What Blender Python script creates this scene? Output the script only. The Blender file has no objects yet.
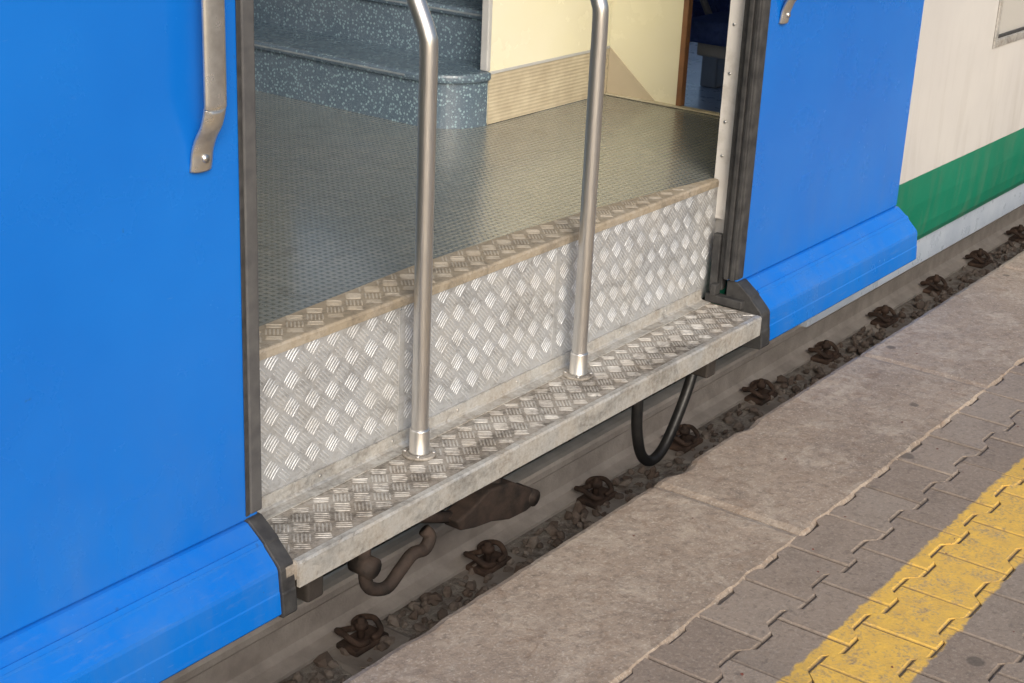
import bpy, bmesh, math, random
from mathutils import Vector, Matrix, noise
random.seed(7)
S=bpy.context.scene
S.view_settings.view_transform='Standard'; S.view_settings.look='None'; S.view_settings.exposure=0
# ------------------------------------------------------------------ helpers
def empty(name):
    o=bpy.data.objects.new(name,None); S.collection.objects.link(o); return o
def mk(name,verts,faces,mat,parent=None,bevel=0,smooth=False,seg=2,mats=None,midx=None):
    me=bpy.data.meshes.new(name); me.from_pydata([tuple(v) for v in verts],[],faces); me.update()
    bm=bmesh.new(); bm.from_mesh(me); bmesh.ops.recalc_face_normals(bm,faces=bm.faces); bm.to_mesh(me); bm.free()
    o=bpy.data.objects.new(name,me); S.collection.objects.link(o)
    for m in (mats or [mat]): me.materials.append(m)
    if midx:
        for p,i in zip(me.polygons,midx): p.material_index=i
    if smooth:
        for p in me.polygons: p.use_smooth=True
    if bevel:
        b=o.modifiers.new('bevel','BEVEL'); b.width=bevel; b.segments=seg; b.limit_method='ANGLE'; b.angle_limit=math.radians(30)
    if parent: o.parent=parent
    return o
def boxvf(x0,x1,y0,y1,z0,z1):
    v=[(x0,y0,z0),(x1,y0,z0),(x1,y1,z0),(x0,y1,z0),(x0,y0,z1),(x1,y0,z1),(x1,y1,z1),(x0,y1,z1)]
    f=[(0,3,2,1),(4,5,6,7),(0,1,5,4),(1,2,6,5),(2,3,7,6),(3,0,4,7)]
    return v,f
def box(name,x0,x1,y0,y1,z0,z1,mat,parent=None,bevel=0.003,**k):
    v,f=boxvf(x0,x1,y0,y1,z0,z1); return mk(name,v,f,mat,parent,bevel,**k)
def boxes(name,L,mat,parent=None,bevel=0.003,**k):
    V=[];F=[]
    for b in L:
        v,f=boxvf(*b); n=len(V); V+=v; F+=[tuple(i+n for i in q) for q in f]
    return mk(name,V,F,mat,parent,bevel,**k)
def prof(name,pts,x0,x1,mat,parent=None,bevel=0,closed=True,axis='x',smooth=False):
    n=len(pts)
    if axis=='x': V=[(x0,p[0],p[1]) for p in pts]+[(x1,p[0],p[1]) for p in pts]
    else: V=[(p[0],p[1],x0) for p in pts]+[(p[0],p[1],x1) for p in pts]
    F=[(i,(i+1)%n,(i+1)%n+n,i+n) for i in range(n if closed else n-1)]
    if closed: F+=[tuple(range(n))[::-1],tuple(range(n,2*n))]
    return mk(name,V,F,mat,parent,bevel,smooth=smooth)
def catmull(P,k=8):
    P=[Vector(p) for p in P]; Q=[P[0]*2-P[1]]+P+[P[-1]*2-P[-2]]; out=[]
    for i in range(1,len(Q)-2):
        a,b,c,d=Q[i-1:i+3]
        for j in range(k):
            t=j/k; out.append(0.5*((2*b)+(c-a)*t+(2*a-5*b+4*c-d)*t*t+(3*b-a-3*c+d)*t**3))
    out.append(P[-1]); return out
def tube(name,P,r,mat,parent=None,n=20,ry=None,cap=True):
    P=[Vector(p) for p in P]; V=[];F=[]; u=None
    for i,p in enumerate(P):
        t=(P[min(i+1,len(P)-1)]-P[max(i-1,0)]).normalized()
        if u is None:
            u=Vector((1,0,0)); u=(u-t*u.dot(t)); 
            if u.length<.1: u=Vector((0,1,0)); u=u-t*u.dot(t)
            u.normalize()
        else: u=(u-t*u.dot(t)).normalized()
        w=t.cross(u); rr=r[i] if isinstance(r,(list,tuple)) else r; r2=ry if ry else rr
        for j in range(n):
            a=2*math.pi*j/n; V.append(p+u*math.cos(a)*rr+w*math.sin(a)*r2)
    for i in range(len(P)-1):
        for j in range(n): F.append((i*n+j,i*n+(j+1)%n,(i+1)*n+(j+1)%n,(i+1)*n+j))
    if cap: F+= [tuple(range(n))[::-1],tuple(range((len(P)-1)*n,len(P)*n))]
    return mk(name,V,F,mat,parent,0,smooth=True)
def join(objs,name,parent=None):
    bpy.ops.object.select_all(action='DESELECT')
    for o in objs: o.select_set(True)
    for o in objs:
        bpy.context.view_layer.objects.active=o
        for m in list(o.modifiers): bpy.ops.object.modifier_apply(modifier=m.name)
    bpy.context.view_layer.objects.active=objs[0]
    if len(objs)>1: bpy.ops.object.join()
    objs[0].name=name
    if parent: objs[0].parent=parent
    return objs[0]
# ------------------------------------------------------------------ materials
class M:
    def __init__(s,name):
        s.m=bpy.data.materials.new(name); s.m.use_nodes=True; s.t=s.m.node_tree; s.b=s.t.nodes['Principled BSDF']
        s.tc=s.t.nodes.new('ShaderNodeTexCoord')
    def n(s,typ,**k):
        x=s.t.nodes.new(typ)
        for a,v in k.items(): setattr(x,a,v)
        return x
    def l(s,a,b): s.t.links.new(a,b)
    def noise(s,scale,detail=8,rough=.6,stretch=None,dist=0):
        x=s.n('ShaderNodeTexNoise'); x.inputs['Scale'].default_value=scale; x.inputs['Detail'].default_value=detail
        x.inputs['Roughness'].default_value=rough; x.inputs['Distortion'].default_value=dist
        if stretch:
            mp=s.n('ShaderNodeMapping'); mp.inputs['Scale'].default_value=stretch; s.l(s.tc.outputs['Object'],mp.inputs[0]); s.l(mp.outputs[0],x.inputs[0])
        else: s.l(s.tc.outputs['Object'],x.inputs[0])
        return x.outputs[0]
    def ramp(s,src,a,b):
        r=s.n('ShaderNodeMapRange'); r.inputs[1].default_value=a; r.inputs[2].default_value=b; s.l(src,r.inputs[0]); return r.outputs[0]
    def mix(s,f,a,b,mode='MIX'):
        x=s.n('ShaderNodeMix',data_type='RGBA',blend_type=mode)
        if hasattr(f,'links'): s.l(f,x.inputs[0])
        else: x.inputs[0].default_value=f
        for v,i in ((a,6),(b,7)):
            if hasattr(v,'links'): s.l(v,x.inputs[i])
            else: x.inputs[i].default_value=(v[0],v[1],v[2],1)
        return x.outputs[2]
    def math(s,op,a,b=0,c=None):
        x=s.n('ShaderNodeMath',operation=op)
        for i,v in enumerate((a,b,c)):
            if v is None: continue
            if hasattr(v,'links'): s.l(v,x.inputs[i])
            else: x.inputs[i].default_value=v
        return x.outputs[0]
    def xyz(s):
        x=s.n('ShaderNodeSeparateXYZ'); s.l(s.tc.outputs['Object'],x.inputs[0]); return x.outputs
    def bump(s,h,strength=.3,dist=.01):
        x=s.n('ShaderNodeBump'); x.inputs['Strength'].default_value=strength; x.inputs['Distance'].default_value=dist
        s.l(h,x.inputs['Height'])
        if s.b.inputs['Normal'].links: s.l(s.b.inputs['Normal'].links[0].from_socket,x.inputs['Normal'])
        s.l(x.outputs[0],s.b.inputs['Normal'])
    def col(s,c):
        if hasattr(c,'links'): s.l(c,s.b.inputs['Base Color'])
        else: s.b.inputs['Base Color'].default_value=(c[0],c[1],c[2],1)
    def rough(s,r):
        if hasattr(r,'links'): s.l(r,s.b.inputs['Roughness'])
        else: s.b.inputs['Roughness'].default_value=r
    def metal(s,r): 
        if hasattr(r,'links'): s.l(r,s.b.inputs['Metallic'])
        else: s.b.inputs['Metallic'].default_value=r
def simple(name,c1,c2,rough=.6,metal=0,ns=6,lo=.35,hi=.7,bs=60,bstr=.2,bd=.002):
    m=M(name); n=m.noise(ns); m.col(m.mix(m.ramp(n,lo,hi),c1,c2)); 
    r=m.math('MULTIPLY_ADD',m.noise(ns*3),.3,rough-.15); m.rough(r); m.metal(metal)
    if bstr: m.bump(m.noise(bs),bstr,bd)
    return m.m
# blue paint
m=M('blue_paint'); X=m.xyz()
c=m.mix(m.ramp(m.noise(1.3,4),.3,.75),(.003,.135,.56),(.008,.172,.64))
dirt=m.math('MULTIPLY',m.ramp(X[2],.60,.12),m.ramp(m.noise(9,8,.7,(1,1,.35)),.42,.75))
c=m.mix(m.math('MULTIPLY',dirt,.22),c,(.13,.20,.28))
sc=m.ramp(m.noise(70,3,.5,(.25,1,1.4)),.72,.80)
c=m.mix(m.math('MULTIPLY',sc,.15),c,(.35,.45,.6))
skd=m.math('MULTIPLY',m.ramp(X[2],.205,.19),m.ramp(m.noise(60,6,.7,(.2,1,1)),.56,.75))
c=m.mix(m.math('MULTIPLY',skd,.15),c,(.20,.27,.36))
sp=m.ramp(m.noise(38,2,.5),.75,.79); c=m.mix(m.math('MULTIPLY',sp,.3),c,(.03,.05,.10)); m.col(c)
m.rough(m.math('MULTIPLY_ADD',m.noise(5),.2,.16)); m.bump(m.noise(2.2,2),.25,.01); m.bump(m.noise(350,2),.05,.001)
m.b.inputs['Specular IOR Level'].default_value=.45
BLUE=m.m
def body(name,c1,c2,z):
    m=M(name); X=m.xyz(); base=m.mix(m.ramp(m.noise(2,4),.3,.7),c1,c2)
    st=m.math('MULTIPLY',m.ramp(m.noise(14,8,.7,(1,1,.12)),.48,.75),m.ramp(X[2],z+.6,z-.2))
    m.col(m.mix(m.math('MULTIPLY',st,.4),base,(.22,.19,.15))); m.rough(m.math('MULTIPLY_ADD',m.noise(6),.2,.3)); m.bump(m.noise(2,2),.2,.01); return m.m
WHITE=body('white_paint',(.54,.53,.52),(.60,.59,.57),.3)
GREEN=body('green_paint',(.006,.17,.10),(.01,.21,.125),.0)
RUBBER=simple('black_rubber',(.022,.022,.024),(.06,.06,.06),.55,0,25,bs=200,bstr=.15)
RUBG=simple('grey_rubber',(.065,.065,.07),(.11,.11,.11),.6,0,20,bs=200,bstr=.15)
def alu(name,clean,dirtc,lo,hi,rough,metal,ns=7,ds=1.0,grime=0):
    m=M(name); a=m.noise(ns,10,.7); b=m.noise(ns*9,6,.7)
    f=m.ramp(m.math('ADD',m.math('MULTIPLY',a,.7),m.math('MULTIPLY',b,.3)),lo,hi); f=m.math('MULTIPLY',f,ds)
    c=m.mix(f,clean,dirtc)
    if grime:
        g=m.ramp(m.math('ADD',m.math('MULTIPLY',m.noise(4.5,6,.7,(1,2.2,2.2),1.0),.65),m.math('MULTIPLY',m.noise(70,5,.7),.35)),.48,.62)
        c=m.mix(m.math('MULTIPLY',g,grime),c,(.07,.058,.047))
        g2=m.ramp(m.noise(26,7,.75,(1,1,1),2.0),.56,.66); c=m.mix(m.math('MULTIPLY',g2,grime*.8),c,(.06,.05,.042))
    m.col(c); m.rough(m.math('MULTIPLY_ADD',f,.35,rough)); m.metal(m.math('MULTIPLY_ADD',f,-metal*.75,metal)); m.bump(m.noise(260,3),.12,.001); return m.m
AL_R=alu('aluminium_riser_plate',(.52,.54,.565),(.34,.325,.30),.44,.70,.46,.5,grime=.38)
AL_RB=alu('aluminium_riser_bars',(.62,.645,.675),(.46,.445,.42),.46,.72,.48,.5,grime=.28)
AL_S=alu('aluminium_step_plate',(.50,.48,.445),(.27,.235,.195),.36,.60,.5,.35,grime=.85)
AL_SB=alu('aluminium_step_bars',(.64,.63,.605),(.42,.38,.33),.42,.64,.5,.4,grime=.65)
AL_F=alu('aluminium_sill_plate',(.50,.455,.39),(.33,.28,.21),.30,.55,.5,.25,grime=.45)
AL_FB=alu('aluminium_sill_bars',(.62,.58,.51),(.44,.38,.30),.35,.62,.5,.3,grime=.35)
AL_E=alu('aluminium_edge',(.58,.58,.565),(.32,.285,.24),.42,.64,.45,.5,12,grime=.5)
m=M('brushed_steel'); n=m.noise(60,4,.6,(14,14,.35)); m.col(m.mix(m.ramp(n,.3,.7),(.55,.545,.54),(.70,.69,.68))); m.metal(.95); m.rough(m.math('MULTIPLY_ADD',n,.2,.24)); m.bump(n,.06,.001); STEEL=m.m
m=M('cast_handle_metal'); n=m.noise(30,6); m.col(m.mix(m.ramp(n,.35,.7),(.70,.69,.66),(.50,.48,.45))); m.metal(.85); m.rough(m.math('MULTIPLY_ADD',n,.25,.18)); m.bump(n,.15,.002); HANDLE=m.m
# floor
m=M('ribbed_rubber_floor'); X=m.xyz()
def sinw(v,p): return m.math('SINE',m.math('MULTIPLY',v,2*math.pi/p))
u=m.math('MAXIMUM',sinw(X[0],.020),sinw(X[1],.020))
c=m.mix(m.ramp(m.noise(1.6,6),.3,.7),(.20,.225,.225),(.27,.285,.27))
c=m.mix(m.math('MULTIPLY',m.ramp(m.noise(24,8,.75),.48,.68),.5),c,(.36,.355,.32))
c=m.mix(m.math('MULTIPLY',m.ramp(m.noise(8,8,.75,None,.8),.54,.68),.5),c,(.13,.13,.115))
c=m.mix(m.math('MULTIPLY',m.ramp(u,.3,-.6),.6),c,(.08,.086,.083))
sp=m.ramp(m.noise(300,1,.5),.68,.74); c=m.mix(m.math('MULTIPLY',sp,.55),c,(.55,.62,.62)); m.col(c)
m.rough(m.math('MULTIPLY_ADD',m.noise(14,8,.7),.26,.08)); m.bump(u,.25,.003); m.bump(m.noise(18,4),.2,.006); m.b.inputs['Specular IOR Level'].default_value=.9
m.b.inputs['Coat Weight'].default_value=.5; m.b.inputs['Coat Roughness'].default_value=.14; FLOOR=m.m
# stair lino
m=M('speckled_stair_lino'); v=m.n('ShaderNodeTexVoronoi'); v.inputs['Scale'].default_value=95; m.l(m.tc.outputs['Object'],v.inputs['Vector'])
s=m.n('ShaderNodeSeparateColor'); m.l(v.outputs['Color'],s.inputs[0])
fl=m.math('MULTIPLY',m.math('LESS_THAN',v.outputs['Distance'],.36),m.math('GREATER_THAN',s.outputs[0],.45))
v2=m.n('ShaderNodeTexVoronoi'); v2.inputs['Scale'].default_value=170; m.l(m.tc.outputs['Object'],v2.inputs['Vector'])
fl2=m.math('LESS_THAN',v2.outputs['Distance'],.26)
c=m.mix(m.ramp(m.noise(4),.3,.7),(.09,.135,.185),(.135,.18,.235)); c=m.mix(m.math('MULTIPLY',fl2,.4),c,(.27,.38,.45)); c=m.mix(m.math('MULTIPLY',fl,.55),c,(.36,.53,.60)); m.col(c); m.rough(m.math('MULTIPLY_ADD',m.noise(20),.25,.15)); STAIR=m.m
CREAM=simple('cream_laminate',(.86,.83,.62),(.89,.865,.70),.25,0,2,bs=30,bstr=.05)
m=M('beige_ribbed_kick'); X=m.xyz(); w=m.math('SINE',m.math('MULTIPLY',X[2],2*math.pi/.012)); m.col(m.mix(m.ramp(m.noise(12,8),.35,.7),(.60,.54,.41),(.44,.38,.28))); m.rough(.5); m.bump(w,.3,.002); KICK=m.m
JAMB=simple('jamb_offwhite',(.74,.72,.69),(.48,.45,.40),.4,0,14,.52,.78,bs=60)
BROWN=simple('brown_post',(.30,.14,.065),(.18,.09,.045),.5,0,10)
SEAT=simple('blue_seat_fabric',(.05,.10,.36),(.09,.16,.50),.8,0,40,bs=300,bstr=.3)
GREYP=simple('grey_plastic',(.46,.47,.48),(.56,.57,.58),.45)
STRIP=simple('worn_nosing_strip',(.20,.24,.28),(.32,.36,.39),.4,0,30)
LOWF=simple('lower_deck_floor',(.40,.46,.55),(.52,.58,.66),.3)
LOWW=simple('lower_deck_lining',(.74,.73,.68),(.78,.77,.72),.5)
# track
def rustm(name,a,b,r=.8,ns=18): return simple(name,a,b,r,.15,ns,.35,.65,bs=120,bstr=.5,bd=.004)
RUST=rustm('rusty_iron',(.15,.095,.070),(.05,.036,.030))
RUSTD=rustm('dark_rusty_iron',(.085,.058,.046),(.03,.024,.021))
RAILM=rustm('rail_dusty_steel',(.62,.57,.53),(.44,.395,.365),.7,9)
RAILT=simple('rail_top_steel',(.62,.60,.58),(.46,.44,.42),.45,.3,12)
GREASE=rustm('greasy_underframe',(.022,.019,.017),(.055,.046,.041),.7,8)
HOSE=simple('hose_rubber',(.012,.012,.013),(.03,.028,.026),.45,0,20)
SLEEP=simple('concrete_sleeper',(.42,.38,.345),(.24,.205,.18),.85,0,8,bs=90,bstr=.5)
m=M('ballast_stone'); g=m.n('ShaderNodeAttribute',attribute_name='rnd'); m.col(m.mix(m.ramp(m.noise(9),.4,.65),m.mix(g.outputs['Fac'],(.10,.075,.062),(.38,.33,.29)),(.17,.125,.10))); m.rough(.9); m.bump(m.noise(90),.5,.004); BALLAST=m.m
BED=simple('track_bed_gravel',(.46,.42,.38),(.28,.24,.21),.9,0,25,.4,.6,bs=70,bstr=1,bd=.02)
# platform
m=M('platform_stone_slab'); 
c=m.mix(m.ramp(m.noise(2.4,8,.65),.32,.68),(.375,.30,.235),(.265,.21,.165))
c=m.mix(m.math('MULTIPLY',m.ramp(m.noise(7,10,.75,None,.6),.48,.62),.65),c,(.48,.41,.335))
c=m.mix(m.math('MULTIPLY',m.ramp(m.noise(48,6,.75),.48,.68),.6),c,(.13,.10,.08))
c=m.mix(m.math('MULTIPLY',m.ramp(m.noise(160,3,.6),.54,.70),.6),c,(.57,.50,.42))
c=m.mix(m.math('MULTIPLY',m.ramp(m.noise(16,8,.75,None,1.2),.54,.64),.5),c,(.20,.13,.085))
v=m.n('ShaderNodeTexVoronoi'); v.inputs['Scale'].default_value=5.5; m.l(m.tc.outputs['Object'],v.inputs['Vector'])
s=m.n('ShaderNodeSeparateColor'); m.l(v.outputs['Color'],s.inputs[0])
d=m.math('ADD',v.outputs['Distance'],m.math('MULTIPLY',m.noise(40),.08))
g=m.math('MULTIPLY',m.ramp(d,.135,.10),m.math('GREATER_THAN',s.outputs[1],.45)); c=m.mix(m.math('MULTIPLY',g,.65),c,(.07,.06,.05))
m.col(c); m.rough(m.math('MULTIPLY_ADD',m.noise(6),.3,.6)); m.bump(m.noise(10,10,.7),.6,.014); m.bump(m.noise(140,5,.7),.45,.003); SLAB=m.m
m=M('paver_concrete'); X=m.xyz(); at=m.n('ShaderNodeAttribute',attribute_name='rnd')
c=m.mix(at.outputs['Fac'],(.235,.188,.152),(.305,.255,.212))
c=m.mix(m.math('MULTIPLY',m.ramp(m.noise(3.2,8,.65),.4,.65),.5),c,(.30,.235,.185))
c=m.mix(m.math('MULTIPLY',m.ramp(m.noise(9,8,.75,None,.8),.5,.64),.45),c,(.165,.13,.105))
c=m.mix(m.math('MULTIPLY',m.ramp(m.noise(110,5,.7),.5,.70),.55),c,(.44,.385,.325))
c=m.mix(m.math('MULTIPLY',m.ramp(m.noise(60,5,.7),.52,.68),.5),c,(.095,.075,.062))
dy=m.math('ABSOLUTE',m.math('SUBTRACT',X[1],.953)); dy=m.math('ADD',dy,m.math('MULTIPLY_ADD',m.noise(22,6,.7),.04,-.02))
ym=m.ramp(dy,.101,.094); wear=m.ramp(m.math('ADD',m.math('MULTIPLY',m.noise(14,10,.75),.6),m.math('MULTIPLY',m.noise(120,4),.4)),.67,.50)
yc=m.mix(m.ramp(m.noise(30,8,.7),.35,.7),(.84,.53,.085),(.64,.40,.10))
c=m.mix(m.math('MULTIPLY',m.math('MULTIPLY',ym,wear),.94),c,yc)
v=m.n('ShaderNodeTexVoronoi'); v.inputs['Scale'].default_value=6; m.l(m.tc.outputs['Object'],v.inputs['Vector'])
s=m.n('ShaderNodeSeparateColor'); m.l(v.outputs['Color'],s.inputs[0])
g=m.math('MULTIPLY',m.ramp(v.outputs['Distance'],.13,.10),m.math('GREATER_THAN',s.outputs[1],.6)); c=m.mix(m.math('MULTIPLY',g,.6),c,(.06,.052,.047))
jt=m.ramp(X[2],-.001,-.004); c=m.mix(m.math('MULTIPLY',jt,.7),c,(.09,.072,.06))
m.col(c); m.rough(.8); m.bump(m.noise(150,5,.7),.6,.003); m.bump(m.noise(9,3),.3,.006); PAVER=m.m
JOINT=simple('joint_sand',(.08,.066,.055),(.17,.14,.115),.95,0,30,bs=200,bstr=.6,bd=.004)
GROUND=simple('ground_gravel',(.20,.18,.155),(.26,.235,.205),.9,0,3)
WALLC=simple('platform_wall_concrete',(.26,.23,.20),(.14,.12,.10),.9,0,6,bs=60,bstr=.5)
m=M('window_glass'); m.col((.50,.49,.46)); m.rough(.08); m.b.inputs['Specular IOR Level'].default_value=.7; GLASS=m.m
# ------------------------------------------------------------------ ground & platform
g=200
mk('ground',[(-g,-g,-.82),(g,-g,-.82),(g,g,-.82),(-g,g,-.82)],[(0,1,2,3)],GROUND)
platform=empty('station_platform')
box('platform_core',-30,60,-6,1.655,-.80,-.03,WALLC,platform,.005)
V=[];F=[]
nx,ny=420,90
for i in range(nx+1):
    for j in range(ny+1):
        x=-1+13*i/nx; y=-.6+2.2*j/ny; V.append((x,y,-.0058+noise.noise(Vector((x*11,y*11,0)))*.0022))
for i in range(nx):
    for j in range(ny): a=i*(ny+1)+j; F.append((a,a+1,a+ny+2,a+ny+1))
mk('joint_sand',V,F,JOINT,platform)
box('joint_bed',-30,60,-6,1.60,-.029,-.0095,JOINT,platform,0)
joints=[-5.16,-4.0,-2.84,-1.68,-.52,.64,1.80,2.96,4.12,5.28,6.44,7.6,8.76,9.92,11.08,12.24,13.4]
V=[];F=[]
def slab(x0,x1,hz):
    n=int((x1-x0)/.02)
    base=len(V)
    yi=1.286; yo=1.693
    for i in range(n+1):
        x=x0+.0012+(x1-x0-.0024)*i/n
        e=min(i,n-i)*.02
        ch=max(0,noise.noise(Vector((x*6,1,0)))-.2)*.045+noise.noise(Vector((x*28,3,0)))*.003+.001
        ce=.005 if e<.01 else 0
        c2=abs(noise.noise(Vector((x*9,7,0))))*.012+abs(noise.noise(Vector((x*31,2,0))))*.005
        z=hz-ce
        ring=[(x,yi+c2,-.03),(x,yi+c2,z-.008),(x,yi+.008+c2,z),(x,yi+.10,z+.001),(x,yi+.2,z+.0015),(x,yo-.10,z+.001),(x,yo-.022-ch,z-.001),(x,yo-.008-ch*.8,z-.006-ch*.3),(x,yo-.001-ch*.4,z-.02-ch*.5),(x,yo-ch*.1,z-.05),(x,yo-.004,-.13),(x,yo-.03,-.14)]
        V.extend(ring)
    k=12
    for i in range(n):
        for j in range(k-1):
            a=base+i*k+j; F.append((a,a+1,a+k+1,a+k))
    F.append(tuple(base+j for j in range(k))); F.append(tuple(base+n*k+j for j in range(k)))
for a,b in zip(joints[:-1],joints[1:]): slab(a,b,.004+random.uniform(-.001,.001))
mk('edge_slabs',V,F,SLAB,platform,smooth=False)
L=.2; Wd=.165; wd=.119; P=(Wd+wd)/2
h=L/2
outline=[(h,Wd/2),(.062,Wd/2),(.038,wd/2),(-.038,wd/2),(-.062,Wd/2),(-h,Wd/2)]
outline=outline+[(x,-y) for x,y in outline[::-1]]
V=[];F=[];R=[]
nj=int(5.2/P)
for j in range(nj):
    yc=1.286-P*.42-j*P
    nx=int(18/L) if yc>-1.5 else int(12/L)
    for i in range(nx):
        xc=-2+i*L+(L/2 if j%2 else 0)
        a=random.gauss(0,.005); dz=random.gauss(0,.0006)-.0005; tx=random.gauss(0,.004); ty=random.gauss(0,.004)
        n=len(V); r=random.random(); ca,sa=math.cos(a),math.sin(a)
        for (e,z) in ((.0010,-.010),(.0016,-.0035),(.0062,0)):
            for (x,y) in outline:
                x2=x-math.copysign(e,x); y2=y-math.copysign(e,y)
                X_=x2*ca-y2*sa; Y_=x2*sa+y2*ca
                V.append((xc+X_,yc+Y_,z+dz+X_*tx+Y_*ty))
        q=len(outline)
        for s_ in (0,q):
            for k in range(q): F.append((n+s_+k,n+s_+(k+1)%q,n+s_+q+(k+1)%q,n+s_+q+k)); R.append(r)
        F.append(tuple(n+2*q+k for k in range(q))); R.append(r)
o=mk('paving_blocks',V,F,PAVER,platform)
at=o.data.attributes.new('rnd','FLOAT','FACE')
for i,r in enumerate(R): at.data[i].value=r
V=[];F=[]
for _ in range(110):
    x=random.uniform(1.5,7); y=random.uniform(.4,1.62); s=random.uniform(.002,.0055); a=random.uniform(0,6.28); n=len(V)
    for k in range(5):
        V.append((x+math.cos(a+k*1.256)*s*random.uniform(.5,1.3),y+math.sin(a+k*1.256)*s*random.uniform(.4,1),.0075+random.uniform(0,.002)))
    F.append(tuple(n+k for k in range(5)))
mk('litter_crumbs',V,F,simple('litter_brown',(.20,.05,.03),(.08,.06,.05),.8),platform)
# ------------------------------------------------------------------ railway track
track=empty('railway_track')
V=[];F=[]
nx,ny=260,70
for i in range(nx+1):
    for j in range(ny+1):
        x=-4+22*i/nx; y=1.66+3.9*j/ny
        V.append((x,y,-.775+noise.noise(Vector((x*7,y*7,0)))*.018+noise.noise(Vector((x*23,y*23,3)))*.01))
for i in range(nx):
    for j in range(ny):
        a=i*(ny+1)+j; F.append((a,a+1,a+ny+2,a+ny+1))
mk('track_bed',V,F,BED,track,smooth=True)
bm=bmesh.new(); bmesh.ops.create_icosphere(bm,subdivisions=1,radius=1); bv=[v.co.copy() for v in bm.verts]; bf=[tuple(v.index for v in f.verts) for f in bm.faces]; bm.free()
V=[];F=[];R=[]
for _ in range(5600):
    x=random.uniform(.5,10); y=random.uniform(2.25,3.2) if random.random()<.9 else random.uniform(3.2,5)
    if 2.58<y<2.75: continue
    s=random.uniform(.008,.022)
    rot=Matrix.Rotation(random.uniform(0,6),3,'X')@Matrix.Rotation(random.uniform(0,6),3,'Z'); n=len(V); r=random.random(); sd=random.random()*50
    sc=Vector((random.uniform(.7,1.4),random.uniform(.7,1.2),random.uniform(.5,.9)))
    for v in bv:
        p=Vector((v.x*sc.x,v.y*sc.y,v.z*sc.z))*(1+.45*noise.noise(v*1.3+Vector((sd,0,0)))); p=rot@p*s
        V.append((x+p.x,y+p.y,-.768+s*.3+p.z))
    F+= [tuple(i+n for i in f) for f in bf]; R+=[r]*len(bf)
o=mk('ballast_stones',V,F,BALLAST,track)
at=o.data.attributes.new('rnd','FLOAT','FACE')
for i,r in enumerate(R): at.data[i].value=r
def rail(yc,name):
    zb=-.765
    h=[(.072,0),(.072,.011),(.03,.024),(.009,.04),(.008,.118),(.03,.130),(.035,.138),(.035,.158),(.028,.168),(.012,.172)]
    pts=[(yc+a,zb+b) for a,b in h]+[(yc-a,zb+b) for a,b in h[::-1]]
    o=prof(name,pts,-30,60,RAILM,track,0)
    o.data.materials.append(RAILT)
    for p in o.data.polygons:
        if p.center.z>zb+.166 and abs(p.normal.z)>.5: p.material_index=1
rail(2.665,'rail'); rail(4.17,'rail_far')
L_=[]
xs=[5.29+.6*k for k in range(-14,22)]
for x in xs: L_.append((x-.13,x+.13,2.27,4.57,-.86,-.765))
boxes('sleepers',L_,SLEEP,track,.02)
cl=[]
for x in xs:
    if x<.5 or x>12: continue
    for yc,sg in ((2.665,-1),(2.665,1)):
        y=yc+sg*.098
        jx=random.uniform(-.015,.015); x_=x+jx
        cl.append(box('c',x_-.07,x_+.07,min(yc+sg*.073,yc+sg*.155),max(yc+sg*.073,yc+sg*.155),-.765,-.746,RUST,None,.006))
        cl.append(tube('c',[(x_,y+sg*.01,-.75),(x_,y+sg*.01,-.682)],.011,RUST,None,8))
        cl.append(tube('c',[(x_,y+sg*.01,-.716),(x_,y+sg*.01,-.697)],.021,RUST,None,6))
        for d in (-1,1):
            cl.append(tube('c',catmull([(x_+d*.01,y+sg*.045,-.742),(x_+d*.048,y+sg*.042,-.735),(x_+d*.062,y+sg*.005,-.714),(x_+d*.048,y-sg*.038,-.722),(x_+d*.026,y-sg*.042,-.733),(x_+d*.018,y,-.712)],5),.0092,RUST,None,8))
join(cl,'rail_clips',track)
# ------------------------------------------------------------------ train
train=empty('train_carriage')
XL,XR=1.953,3.905      # door opening
SE=3.885
SZ=.128; FZ=.49
prof('step_tread',[(1.905,SZ-.006),(1.910,SZ-.001),(1.916,SZ),(2.108,SZ),(2.108,SZ-.012),(1.93,SZ-.012),(1.925,SZ-.04),(1.905,SZ-.04)],XL-.02,SE,AL_S,train)
prof('step_edge_angle',[(1.897,SZ-.056),(1.897,SZ-.004),(1.900,SZ+.0015),(1.913,SZ+.0025),(1.914,SZ+.0005),(1.9045,SZ-.003),(1.9045,SZ-.056)],XL+.008,SE-.004,AL_E,train)
box('step_underpan',XL,SE-.005,1.915,2.10,SZ-.052,SZ-.02,GREASE,train,.003)
prof('step_base_angle',[(2.109,SZ+.034),(2.104,SZ+.034),(2.102,SZ+.008),(2.097,SZ+.004),(2.07,SZ+.0035),(2.07,SZ+.0008),(2.109,SZ+.0008)],XL-.02,SE,AL_E,train)
for k,(a,b) in enumerate(((XL-.05,2.512),(2.515,3.122),(3.125,XR+.04))):
    box('riser_panel_%d'%k,a,b,2.110,2.118,SZ,FZ-.004,AL_R,train,.0015)
rv=[]
for x in (2.5135,3.1235):
    rv.append(box('r',x-.010,x+.010,2.1075,2.1098,SZ+.036,FZ-.03,AL_R,None,.0008))
for x in [2.0+.24*k for k in range(8)]:
    rv.append(tube('r',[(x,2.1045,SZ+.022),(x,2.1015,SZ+.022)],.004,AL_E,None,8))
join(rv,'riser_rivets',train)
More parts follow.
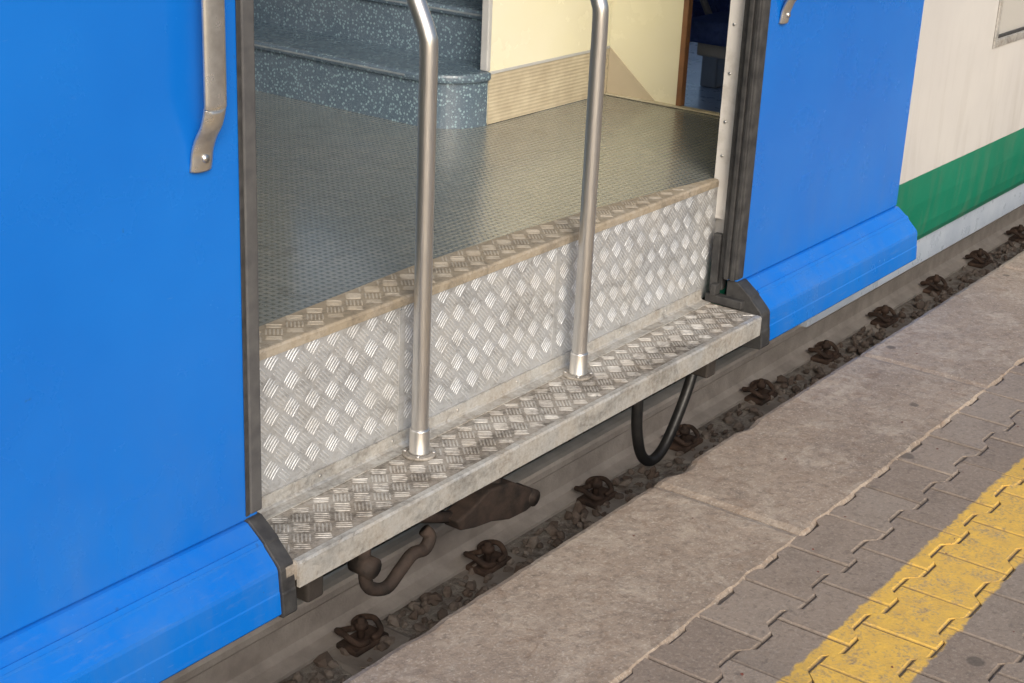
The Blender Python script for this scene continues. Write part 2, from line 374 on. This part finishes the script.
def bars(name,org,u,v,nrm,U,Vv,mat,inside=None,s=.062,hgt=.0013):
    org,u,v,nrm=map(Vector,(org,u,v,nrm)); V=[];F=[]
    nb=5; side=s/math.sqrt(2); bl=side*.86/2; bw=side/nb*.27
    j=0; yv=s*.25
    while yv<Vv:
        xv=(s/2 if j%2 else 0)+s*.2
        while xv<U:
            ang=math.pi/4 if j%2 else -math.pi/4
            for b in range(nb):
                off=(b-(nb-1)/2)*side/nb*.93
                cu=xv-math.sin(ang)*off; cv=yv+math.cos(ang)*off
                if cu<.012 or cu>U-.012 or cv<.012 or cv>Vv-.012 or (inside and not inside(cu,cv)): continue
                l=bl*(1-.10*abs(b-2)/2); n=len(V); hh=hgt*random.uniform(.65,1.1)
                for (sc,z) in ((1,0.0002),(.80,hh*.75),(.45,hh)):
                    for k in range(10):
                        t=2*math.pi*k/10; lx=math.copysign(abs(math.cos(t))**.7,math.cos(t))*(l-bw*(1-sc)) ; ly=math.sin(t)*bw*sc
                        V.append(org+u*(cu+lx*math.cos(ang)-ly*math.sin(ang))+v*(cv+lx*math.sin(ang)+ly*math.cos(ang))+nrm*z)
                for r_ in (0,10):
                    for k in range(10): F.append((n+r_+k,n+r_+(k+1)%10,n+r_+10+(k+1)%10,n+r_+10+k))
                F.append(tuple(n+20+k for k in range(10)))
            xv+=s
        yv+=s/2; j+=1
    return mk(name,V,F,mat,train,smooth=True)
bars('riser_tread_pattern',(XL-.02,2.110,SZ+.036),(1,0,0),(0,0,1),(0,-1,0),XR-XL+.05,FZ-SZ-.045,AL_RB)
polex=(2.503,3.146); poley=2.042
bars('step_tread_pattern',(XL-.02,1.918,SZ),(1,0,0),(0,1,0),(0,0,1),SE-XL+.02,.152,AL_SB,inside=lambda a,b: all((a+XL-.02-px)**2+(b+1.918-poley)**2>.045**2 for px in polex),hgt=.0014)
def sill_in(x):
    pts=[(1.8,2.185),(2.157,2.205),(2.7,2.235),(3.1,2.222),(3.437,2.196),(3.7,2.16),(3.97,2.12)]
    for (a,b),(c,d) in zip(pts[:-1],pts[1:]):
        if a<=x<=c:
            t=(x-a)/(c-a); return b+(d-b)*t
    return 2.12
box('vestibule_floor',.9,4.71,2.112,4.78,FZ-.05,FZ-.006,FLOOR,train,.002)
N=60; V=[];F=[]
for i in range(N+1):
    x=XL-.02+(XR+.05-XL)*i/N; yi=sill_in(x)
    V+=[(x,2.1065,FZ-.022),(x,2.106,FZ-.006),(x,2.109,FZ-.001),(x,2.114,FZ),(x,max(yi,2.116),FZ),(x,max(yi,2.116)+.003,FZ-.0058)]
for i in range(N):
    for j in range(5): a=i*6+j; F.append((a,a+1,a+7,a+6))
mk('door_sill_plate',V,F,AL_F,train,smooth=False)
bars('sill_tread_pattern',(XL-.02,2.114,FZ),(1,0,0),(0,1,0),(0,0,1),XR-XL+.03,.13,AL_FB,inside=lambda a,b: b+2.114<sill_in(a+XL-.02)-.012,hgt=.001)
# --- stairs up
WY=3.012
def step_outline(x0,x1,y0,y1,r):
    pts=[(x1,y1),(x0,y1)]
    for k in range(17):
        a=math.pi+ (math.pi/2)*k/16
        pts.append((x0+r+r*math.cos(a),y0+r+r*math.sin(a)))
    pts.append((x1,y0)); return pts
st=[]
for k in range(7):
    x0=3.82+.27*k; zt=FZ+.172*(k+1)
    if k==0:
        st.append(prof('s',step_outline(x0,3.998,3.012,4.76,.165),FZ-.01,zt-.03,STAIR,None,0,axis='z'))
        st.append(prof('s',step_outline(x0-.018,3.997,2.994,4.76,.18),zt-.03,zt,STAIR,None,.010,axis='z'))
        st.append(box('s',3.9985,4.3,3.03,4.76,FZ-.01,zt-.0005,STAIR,None,0))
    else:
        st.append(prof('s',step_outline(x0,x0+1.2,3.035,4.76,.03),zt-.22,zt-.03,STAIR,None,0,axis='z'))
        st.append(prof('s',step_outline(x0-.018,x0+.6,3.035,4.76,.03),zt-.03,zt,STAIR,None,.010,axis='z'))
join(st,'stair_flight',train)
ns=[]
for k in range(7):
    x0=3.82+.27*k; zt=FZ+.172*(k+1); ns.append(box('n',x0-.0195,x0-.0175,3.2 if k==0 else 3.07,4.75,zt-.018,zt-.012,STRIP,None,.0008))
join(ns,'stair_nosings',train)
box('vestibule_cream_wall',4.0,4.71,WY,WY+.016,FZ,2.6,CREAM,train,.002)
box('cream_end_wall',4.712,4.73,2.72,3.03,FZ-.1,2.6,CREAM,train,.002)
box('door_post',4.706,4.735,2.698,2.7195,.1,2.6,BROWN,train,.003)
box('wall_end_trim',3.980,3.9995,WY-.008,WY+.022,FZ+.1725,2.6,GREYP,train,.004)
box('kick_panel',3.9995,4.706,WY-.0035,WY-.0005,FZ-.004,FZ+.165,KICK,train,0)
mk('kick_panel_end',[(4.707,3.008,FZ-.004),(4.707,2.80,FZ-.004),(4.707,3.008,FZ+.165),(4.7115,3.008,FZ-.004),(4.7115,2.80,FZ-.004),(4.7115,3.008,FZ+.165)],[(0,1,2),(3,4,5),(0,1,4,3),(1,2,5,4),(2,0,3,5)],simple('beige_panel',(.60,.53,.40),(.54,.47,.35),.5),train)
box('kick_trim',3.9995,4.706,WY-.0065,WY-.004,FZ+.160,FZ+.170,GREYP,train,.001)
box('threshold_strip',4.69,4.722,2.13,3.005,FZ-.0045,FZ+.001,simple('pale_threshold',(.66,.62,.48),(.5,.45,.34),.4),train,.001)
boxes('vestibule_shell',[(.88,.9,2.13,4.78,FZ-.05,2.62),(.88,4.0,2.13,4.78,2.62,2.66),
    (.9,1.45,4.76,4.80,.4,2.62),(2.90,2.95,4.76,4.80,.4,2.62),(3.9,4.9,4.76,4.80,.4,3.2),(1.45,2.90,4.76,4.80,.4,.55),(2.95,3.9,4.76,4.80,.4,.55),(1.45,2.90,4.76,4.80,2.55,2.62),(2.95,3.9,4.76,4.80,2.55,2.62)],CREAM,train,0)  # far-side gaps are unseen, enlarged to let light into the vestibule
boxes('door_pillar_lining',[(XR+.05,4.71,2.121,2.130,FZ-.004,2.6)],CREAM,train,.001)
box('door_jamb',XR+.034,XR+.050,2.047,2.126,FZ-.12,2.55,JAMB,train,.002)
sc=[]
for z in (.56,.66,.80,.94,1.08,1.22,1.4): sc.append(tube('s',[(XR+.0335,2.106,z),(XR+.031,2.106,z)],.0045,STEEL,None,8))
join(sc,'jamb_screws',train)
# --- lower deck
LZ=.14
boxes('lower_deck_floor',[(4.735,12,2.14,4.76,-.2,LZ),(4.735,5.0,2.14,4.0,LZ+.001,.315)],LOWF,train,0)
boxes('lower_deck_lining',[(4.735,12,2.14,4.76,1.95,1.98),(12,12.02,2.14,4.76,0,2)],LOWW,train,0)
def seat(x,y,face):
    f=face
    def bx(a,b,c,d,e,g,m,bv): 
        xs_=sorted((x+f*a,x+f*b)); return box('p',xs_[0],xs_[1],y+c,y+d,LZ+e,LZ+g,m,None,bv,seg=4)
    pr=[bx(0,.46,0,.45,.36,.46,SEAT,.035),bx(-.10,.02,0,.45,.40,1.05,SEAT,.05),bx(-.11,.01,.06,.39,1.04,1.22,SEAT,.05),
     bx(.05,.40,.05,.40,.30,.362,GREYP,.01),bx(.15,.25,.18,.27,0,.30,GREYP,.01),bx(-.05,.35,-.045,-.005,.60,.64,GREYP,.015),
     bx(-.112,-.10,.06,.39,.62,.66,GREYP,.004),
     tube('p',[(x+f*.30,y-.025,LZ+.61),(x+f*.06,y-.025,LZ+.34)],.016,GREYP,None,8),
     tube('p',[(x+f*.40,y+.02,LZ+.36),(x+f*.30,y+.02,LZ+.0)],.014,GREYP,None,8)]
    return join(pr,'saloon_seat',train)
seat(6.25,2.9,-1); seat(6.45,2.9,1); seat(6.25,3.42,-1); seat(6.45,3.42,1); seat(7.9,3.1,-1); seat(7.9,3.6,-1); seat(8.1,3.4,1)
# --- body side
BY=2.062
LOWER=[(BY,.2345),(BY+.003,.12),(BY+.012,.02),(BY+.022,-.03),(BY+.040,-.062),(BY+.06,-.062),(BY+.06,.2345)]
ROOF=[(BY,3.001),(BY+.1,3.3),(BY+.45,3.6),(3.41,3.72),(4.3,3.6),(4.72,3.3),(4.82,3.0),(4.78,3.0),(4.3,3.5),(3.41,3.65),(BY+.5,3.5),(BY+.06,3.001)]
def side(name,x0,x1,holes):
    if holes:
        L=[]; xc=x0
        for a,b,c,d in holes:
            L+=[(xc,a,BY,BY+.055,.235,3.0),(a,b,BY,BY+.055,.235,c),(a,b,BY,BY+.055,d,3.0)]; xc=b
        L.append((xc,x1,BY,BY+.055,.235,3.0))
    else: L=[(x0,x1,BY,BY+.055,.235,3.0)]
    boxes(name+'_upper',L,WHITE,train,0)
    prof(name+'_lower',LOWER,x0,x1,GREEN,train)
    prof(name+'_roof',ROOF,x0,x1,WHITE,train)
side('body_right',XR+.051,16,[(5.985,7.3,.665,1.45),(7.75,9.1,.665,1.45),(9.5,10.85,.665,1.45)])  # windows beyond the first are out of view, added to light the saloon
side('body_left',-8,XL-.03,None)
boxes('body_above_door',[(XL-.03,XR+.051,BY,BY+.055,2.4,3.0),(-8,.9,4.78,4.83,-.05,3.0),(4.91,16,4.80,4.85,-.05,.5),(4.91,16,4.80,4.85,1.9,3.0)],WHITE,train,0)  # unseen far side left open between these strips to light the lower deck
prof('roof_middle',ROOF,XL-.03,XR+.051,WHITE,train)
fr=[]
def wframe(wx0,wx1,wz0,wz1,t=.03):
    return [box('f',wx0-t,wx1+t,BY-.008,BY-.001,wz0-t,wz0,AL_E,None,.002),box('f',wx0-t,wx1+t,BY-.008,BY-.001,wz1,wz1+t,AL_E,None,.002),
      box('f',wx0-t,wx0,BY-.008,BY-.001,wz0+.0005,wz1-.0005,AL_E,None,.002),box('f',wx1,wx1+t,BY-.008,BY-.001,wz0+.0005,wz1-.0005,AL_E,None,.002)]
for a,b in ((5.985,7.3),(7.75,9.1),(9.5,10.85)): fr+=wframe(a,b,.665,1.45)
join(fr,'window_frame',train)
wx0,wx1,wz0,wz1=5.985,7.3,.665,1.45
boxes('window_gasket',[(wx0+.0005,wx1-.0005,BY+.0,BY+.012,wz0+.0005,wz0+.012),(wx0+.0005,wx0+.012,BY+.0,BY+.012,wz0+.0125,wz1-.001)],RUBBER,train,.002)
box('window_pane',wx0+.001,wx1-.001,BY+.014,BY+.02,wz0+.001,wz1-.001,GLASS,train,0)
# --- door leaves
def leaf(name,x0,x1,lead):
    par=train
    box(name+'_panel',x0,x1,2.0,2.04,.2015,2.35,BLUE,par,.006,seg=3)
    sk=[(2.0,.2005),(1.9935,.199),(1.952,.168),(1.950,.163),(1.922,.136),(1.915,.128),(1.9125,.120),(1.909,.078),(1.9075,.0745),(1.904,.030),(1.909,.024),(1.99,.018),(2.04,.018),(2.04,.2005)]
    tr=.036 if lead>0 else .05
    a,b=(x0,x1-tr) if lead>0 else (x0+tr,x1)
    prof(name+'_skirt',sk,a,b,BLUE,par,.0)
    prof(name+'_skirt_moulding',[(1.9600,.1765),(1.9575,.1775),(1.9505,.1700),(1.9530,.168)],a+.004,b-.004,BLUE,par)
    a,b=(x1-tr+.001,x1+.004) if lead>0 else (x0-.006,x0+tr-.001)
    c=(1.97,.11)
    tk=[(c[0]+(p[0]-c[0])*1.07-.002,c[1]+(p[1]-c[1])*1.06) for p in sk[:-3]]+[(2.03,.012),(2.03,.206)]
    prof(name+'_skirt_rubber',tk,a,b,RUBBER,par,.003)
    if lead>0:
        box(name+'_edge_rubber',x1-.026,x1+.008,1.9955,2.045,.212,2.35,RUBG,par,.005)
        box(name+'_edge_lip',x1+.0085,x1+.014,2.003,2.035,.212,2.35,RUBBER,par,.003)
        box(name+'_edge_inner',x1-.036,x1-.0265,1.9965,1.9995,.212,2.35,RUBBER,par,.001)
    else:
        box(name+'_edge_rubber',x0-.012,x0+.03,1.9955,2.045,.212,2.35,RUBBER,par,.005)
        boxes(name+'_edge_lip',[(x0-.024,x0-.0125,2.0,2.012,.212,2.35),(x0-.024,x0-.0125,2.020,2.034,.212,2.35)],RUBBER,par,.002)
        box(name+'_edge_channel',x0-.016,x0-.0125,2.0125,2.0195,.212,2.35,RUBG,par,.001)
        box(name+'_edge_guide',x0-.005,x0+.02,2.046,2.06,.17,2.35,RUBBER,par,.003)
leaf('left_door_leaf',.74,XL,1)
leaf('right_door_leaf',XR,5.055,-1)
gb=[box('g',3.88,3.91,1.965,2.09,SZ+.003,SZ+.03,RUBBER,None,.004),box('g',3.892,3.912,2.06,2.085,SZ+.031,.34,RUBBER,None,.003),box('g',3.868,3.90,2.05,2.068,SZ+.031,SZ+.065,RUBBER,None,.003)]
join(gb,'door_guide_bracket',train)
# --- handles
def handle(xc,name,dz):
    pth=[(xc,1.997,.915),(xc,1.994,.93),(xc,1.991,.95),(xc,1.981,.975),(xc,1.966,1.000),(xc,1.957,1.03),(xc,1.955,1.06),(xc,1.955,1.3),(xc,1.955,1.56),(xc,1.957,1.60),(xc,1.966,1.635),(xc,1.981,1.665),(xc,1.991,1.70),(xc,1.994,1.725),(xc,1.997,1.745)]
    pth=[(a,b,c+dz) for a,b,c in pth]
    tube(name,catmull(pth,5),.025,HANDLE,train,20,ry=.009)
    s=[tube('s',[(xc,1.986,z+dz),(xc,1.980,z+dz)],.0075,STEEL,None,12) for z in (.938,1.722)]
    join(s,name+'_screws',train)
handle(1.824,'left_leaf_handle',.015); handle(4.022,'right_leaf_handle',.035)
# --- handrail poles
for k,x in enumerate(polex):
    P=catmull([(x,poley,SZ),(x,poley,.5),(x,poley,.9),(x,poley,1.05),(x,poley+.006,1.085),(x,poley+.022,1.12),(x,poley+.05,1.175),(x,poley+.13,1.34),(x,poley+.17,1.42),(x,poley+.20,1.50),(x,poley+.205,1.60),(x,poley+.205,2.6)],6)
    tube('handrail_pole_%d'%(k+1),P,.0195,STEEL,train,28)
    a=tube('f',[(x,poley,SZ+.0005),(x,poley,SZ+.006),(x,poley,SZ+.0065)],[.040,.039,.036],AL_S,None,28)
    b=tube('f',[(x,poley,SZ+.006),(x,poley,SZ+.010),(x,poley,SZ+.062),(x,poley,SZ+.066),(x,poley,SZ+.0665)],[.026,.0235,.0230,.0220,.0195],STEEL,None,28)
    ss=[]
    for q in range(4):
        an=q*math.pi/2+.6; ss.append(tube('f',[(x+.033*math.cos(an),poley+.033*math.sin(an),SZ+.006),(x+.033*math.cos(an),poley+.033*math.sin(an),SZ+.0095)],.0045,STEEL,None,6))
    join([a,b]+ss,'handrail_flange_%d'%(k+1),train)
# --- underframe
uf=[box('u',-6,16,2.2,4.6,-.02,.10,GREASE,None,.01),box('u',.2,2.95,2.56,3.2,-.40,-.02,GREASE,None,.03),box('u',4.9,7.5,2.6,3.0,-.30,-.02,GREASE,None,.03),
    box('u',XL,SE,2.13,2.19,-.06,.12,GREASE,None,.006),
    box('u',2.05,2.10,1.96,2.2,-.03,.075,GREASE,None,.006),box('u',3.70,3.75,1.96,2.2,-.03,.075,GREASE,None,.006),box('u',2.9,2.94,1.98,2.2,-.0,.075,GREASE,None,.006)]
for x in (.0,-2.4):
    for y in (2.70,4.13):
        uf.append(tube('u',[(x,y-.06,-.14),(x,y+.06,-.14)],.45,GREASE,None,40)); uf.append(tube('u',[(x,y-.065,-.14),(x,y-.061,-.14)],.3,RUSTD,None,40))
uf.append(tube('u',[(-2,2.4,-.12),(8,2.4,-.12)],.022,GREASE,None,10)); uf.append(tube('u',[(-2,2.48,-.18),(8,2.48,-.18)],.016,RUSTD,None,10))
join(uf,'underframe',train)
tube('hanging_hose',catmull([(3.56,2.12,.06),(3.555,2.10,-.06),(3.565,2.10,-.18),(3.60,2.10,-.275),(3.66,2.10,-.318),(3.73,2.10,-.30),(3.80,2.10,-.22),(3.86,2.10,-.12),(3.90,2.11,-.04),(3.92,2.12,.06)],6),.0165,HOSE,train,12)
cc=[tube('c',[(3.872,2.10,-.10),(3.902,2.112,-.02)],.024,simple('red_coupling',(.22,.02,.015),(.09,.02,.015),.5),None,10),tube('c',[(3.556,2.10,-.04),(3.558,2.11,.03)],.023,GREASE,None,10)]
join(cc,'hose_couplings',train)
lv=[]
lv.append(tube('l',catmull([(2.98,2.30,-.02),(3.0,2.26,-.10),(3.02,2.22,-.17),(3.02,2.2,-.23)],5),.026,RUSTD,None,10))
def plate(pts,y0,y1,m): 
    n=len(pts); V=[(p[0],y0,p[1]) for p in pts]+[(p[0],y1,p[1]) for p in pts]
    return mk('l',V,[(i,(i+1)%n,(i+1)%n+n,i+n) for i in range(n)]+[tuple(range(n)),tuple(range(n,2*n))],m,None,.006)
lv.append(plate([(2.82,-.215),(2.88,-.205),(2.96,-.175),(3.06,-.19),(3.15,-.245),(3.19,-.27),(3.185,-.295),(3.13,-.305),(3.05,-.30),(2.97,-.275),(2.90,-.265),(2.84,-.25)],2.17,2.23,RUSTD))
lv.append(tube('l',[(3.16,2.165,-.275),(3.16,2.235,-.275)],.024,RUSTD,None,12))
lv.append(tube('l',[(2.6,2.24,-.14),(2.86,2.21,-.23)],.016,RUSTD,None,8))
join(lv,'brake_lever',train)
hk=[tube('l',catmull([(2.40,2.14,.02),(2.39,2.11,-.06),(2.385,2.10,-.14),(2.40,2.10,-.195),(2.45,2.09,-.215),(2.50,2.09,-.19),(2.545,2.09,-.165),(2.59,2.09,-.17),(2.61,2.09,-.145),(2.60,2.1,-.125)],5),.0165,RUSTD,None,10),
    tube('l',[(2.385,2.07,-.13),(2.385,2.13,-.13)],.026,RUSTD,None,12)]
join(hk,'coupling_hook',train)
# ------------------------------------------------------------------ light
w=bpy.data.worlds.new('World'); S.world=w; w.use_nodes=True; nt=w.node_tree
sky=nt.nodes.new('ShaderNodeTexSky'); sky.sky_type='NISHITA'; sky.sun_disc=False
d=Vector((.60,.72,-.50)).normalized(); el=math.asin(-d.z); az=math.atan2(-d.x,-d.y)
sky.sun_elevation=el; sky.sun_rotation=az; sky.dust_density=4
bg=nt.nodes['Background']; bg.inputs[1].default_value=.15; nt.links.new(sky.outputs[0],bg.inputs[0])
sl=bpy.data.lights.new('sun','SUN'); sl.energy=2.2; sl.angle=math.radians(30); sl.color=(1,.95,.87)
so=bpy.data.objects.new('sun',sl); S.collection.objects.link(so); so.rotation_euler=d.to_track_quat('-Z','Y').to_euler(); so.location=(0,-5,8)
# ------------------------------------------------------------------ camera
cd=bpy.data.cameras.new('camera'); cam=bpy.data.objects.new('camera',cd); S.collection.objects.link(cam); S.camera=cam
cd.sensor_width=36; cd.lens=54.74; cd.clip_end=1000; cd.clip_start=.05
r=Vector((.5957,-.8019,.043)).normalized(); f=Vector((.7584,.5445,-.358)); f=(f-r*f.dot(r)).normalized(); u=r.cross(f)
mt=Matrix.Identity(4)
for i in range(3): mt[i][0]=r[i]; mt[i][1]=u[i]; mt[i][2]=-f[i]
mt[0][3]=0; mt[1][3]=0; mt[2][3]=1.65
cam.matrix_world=mt
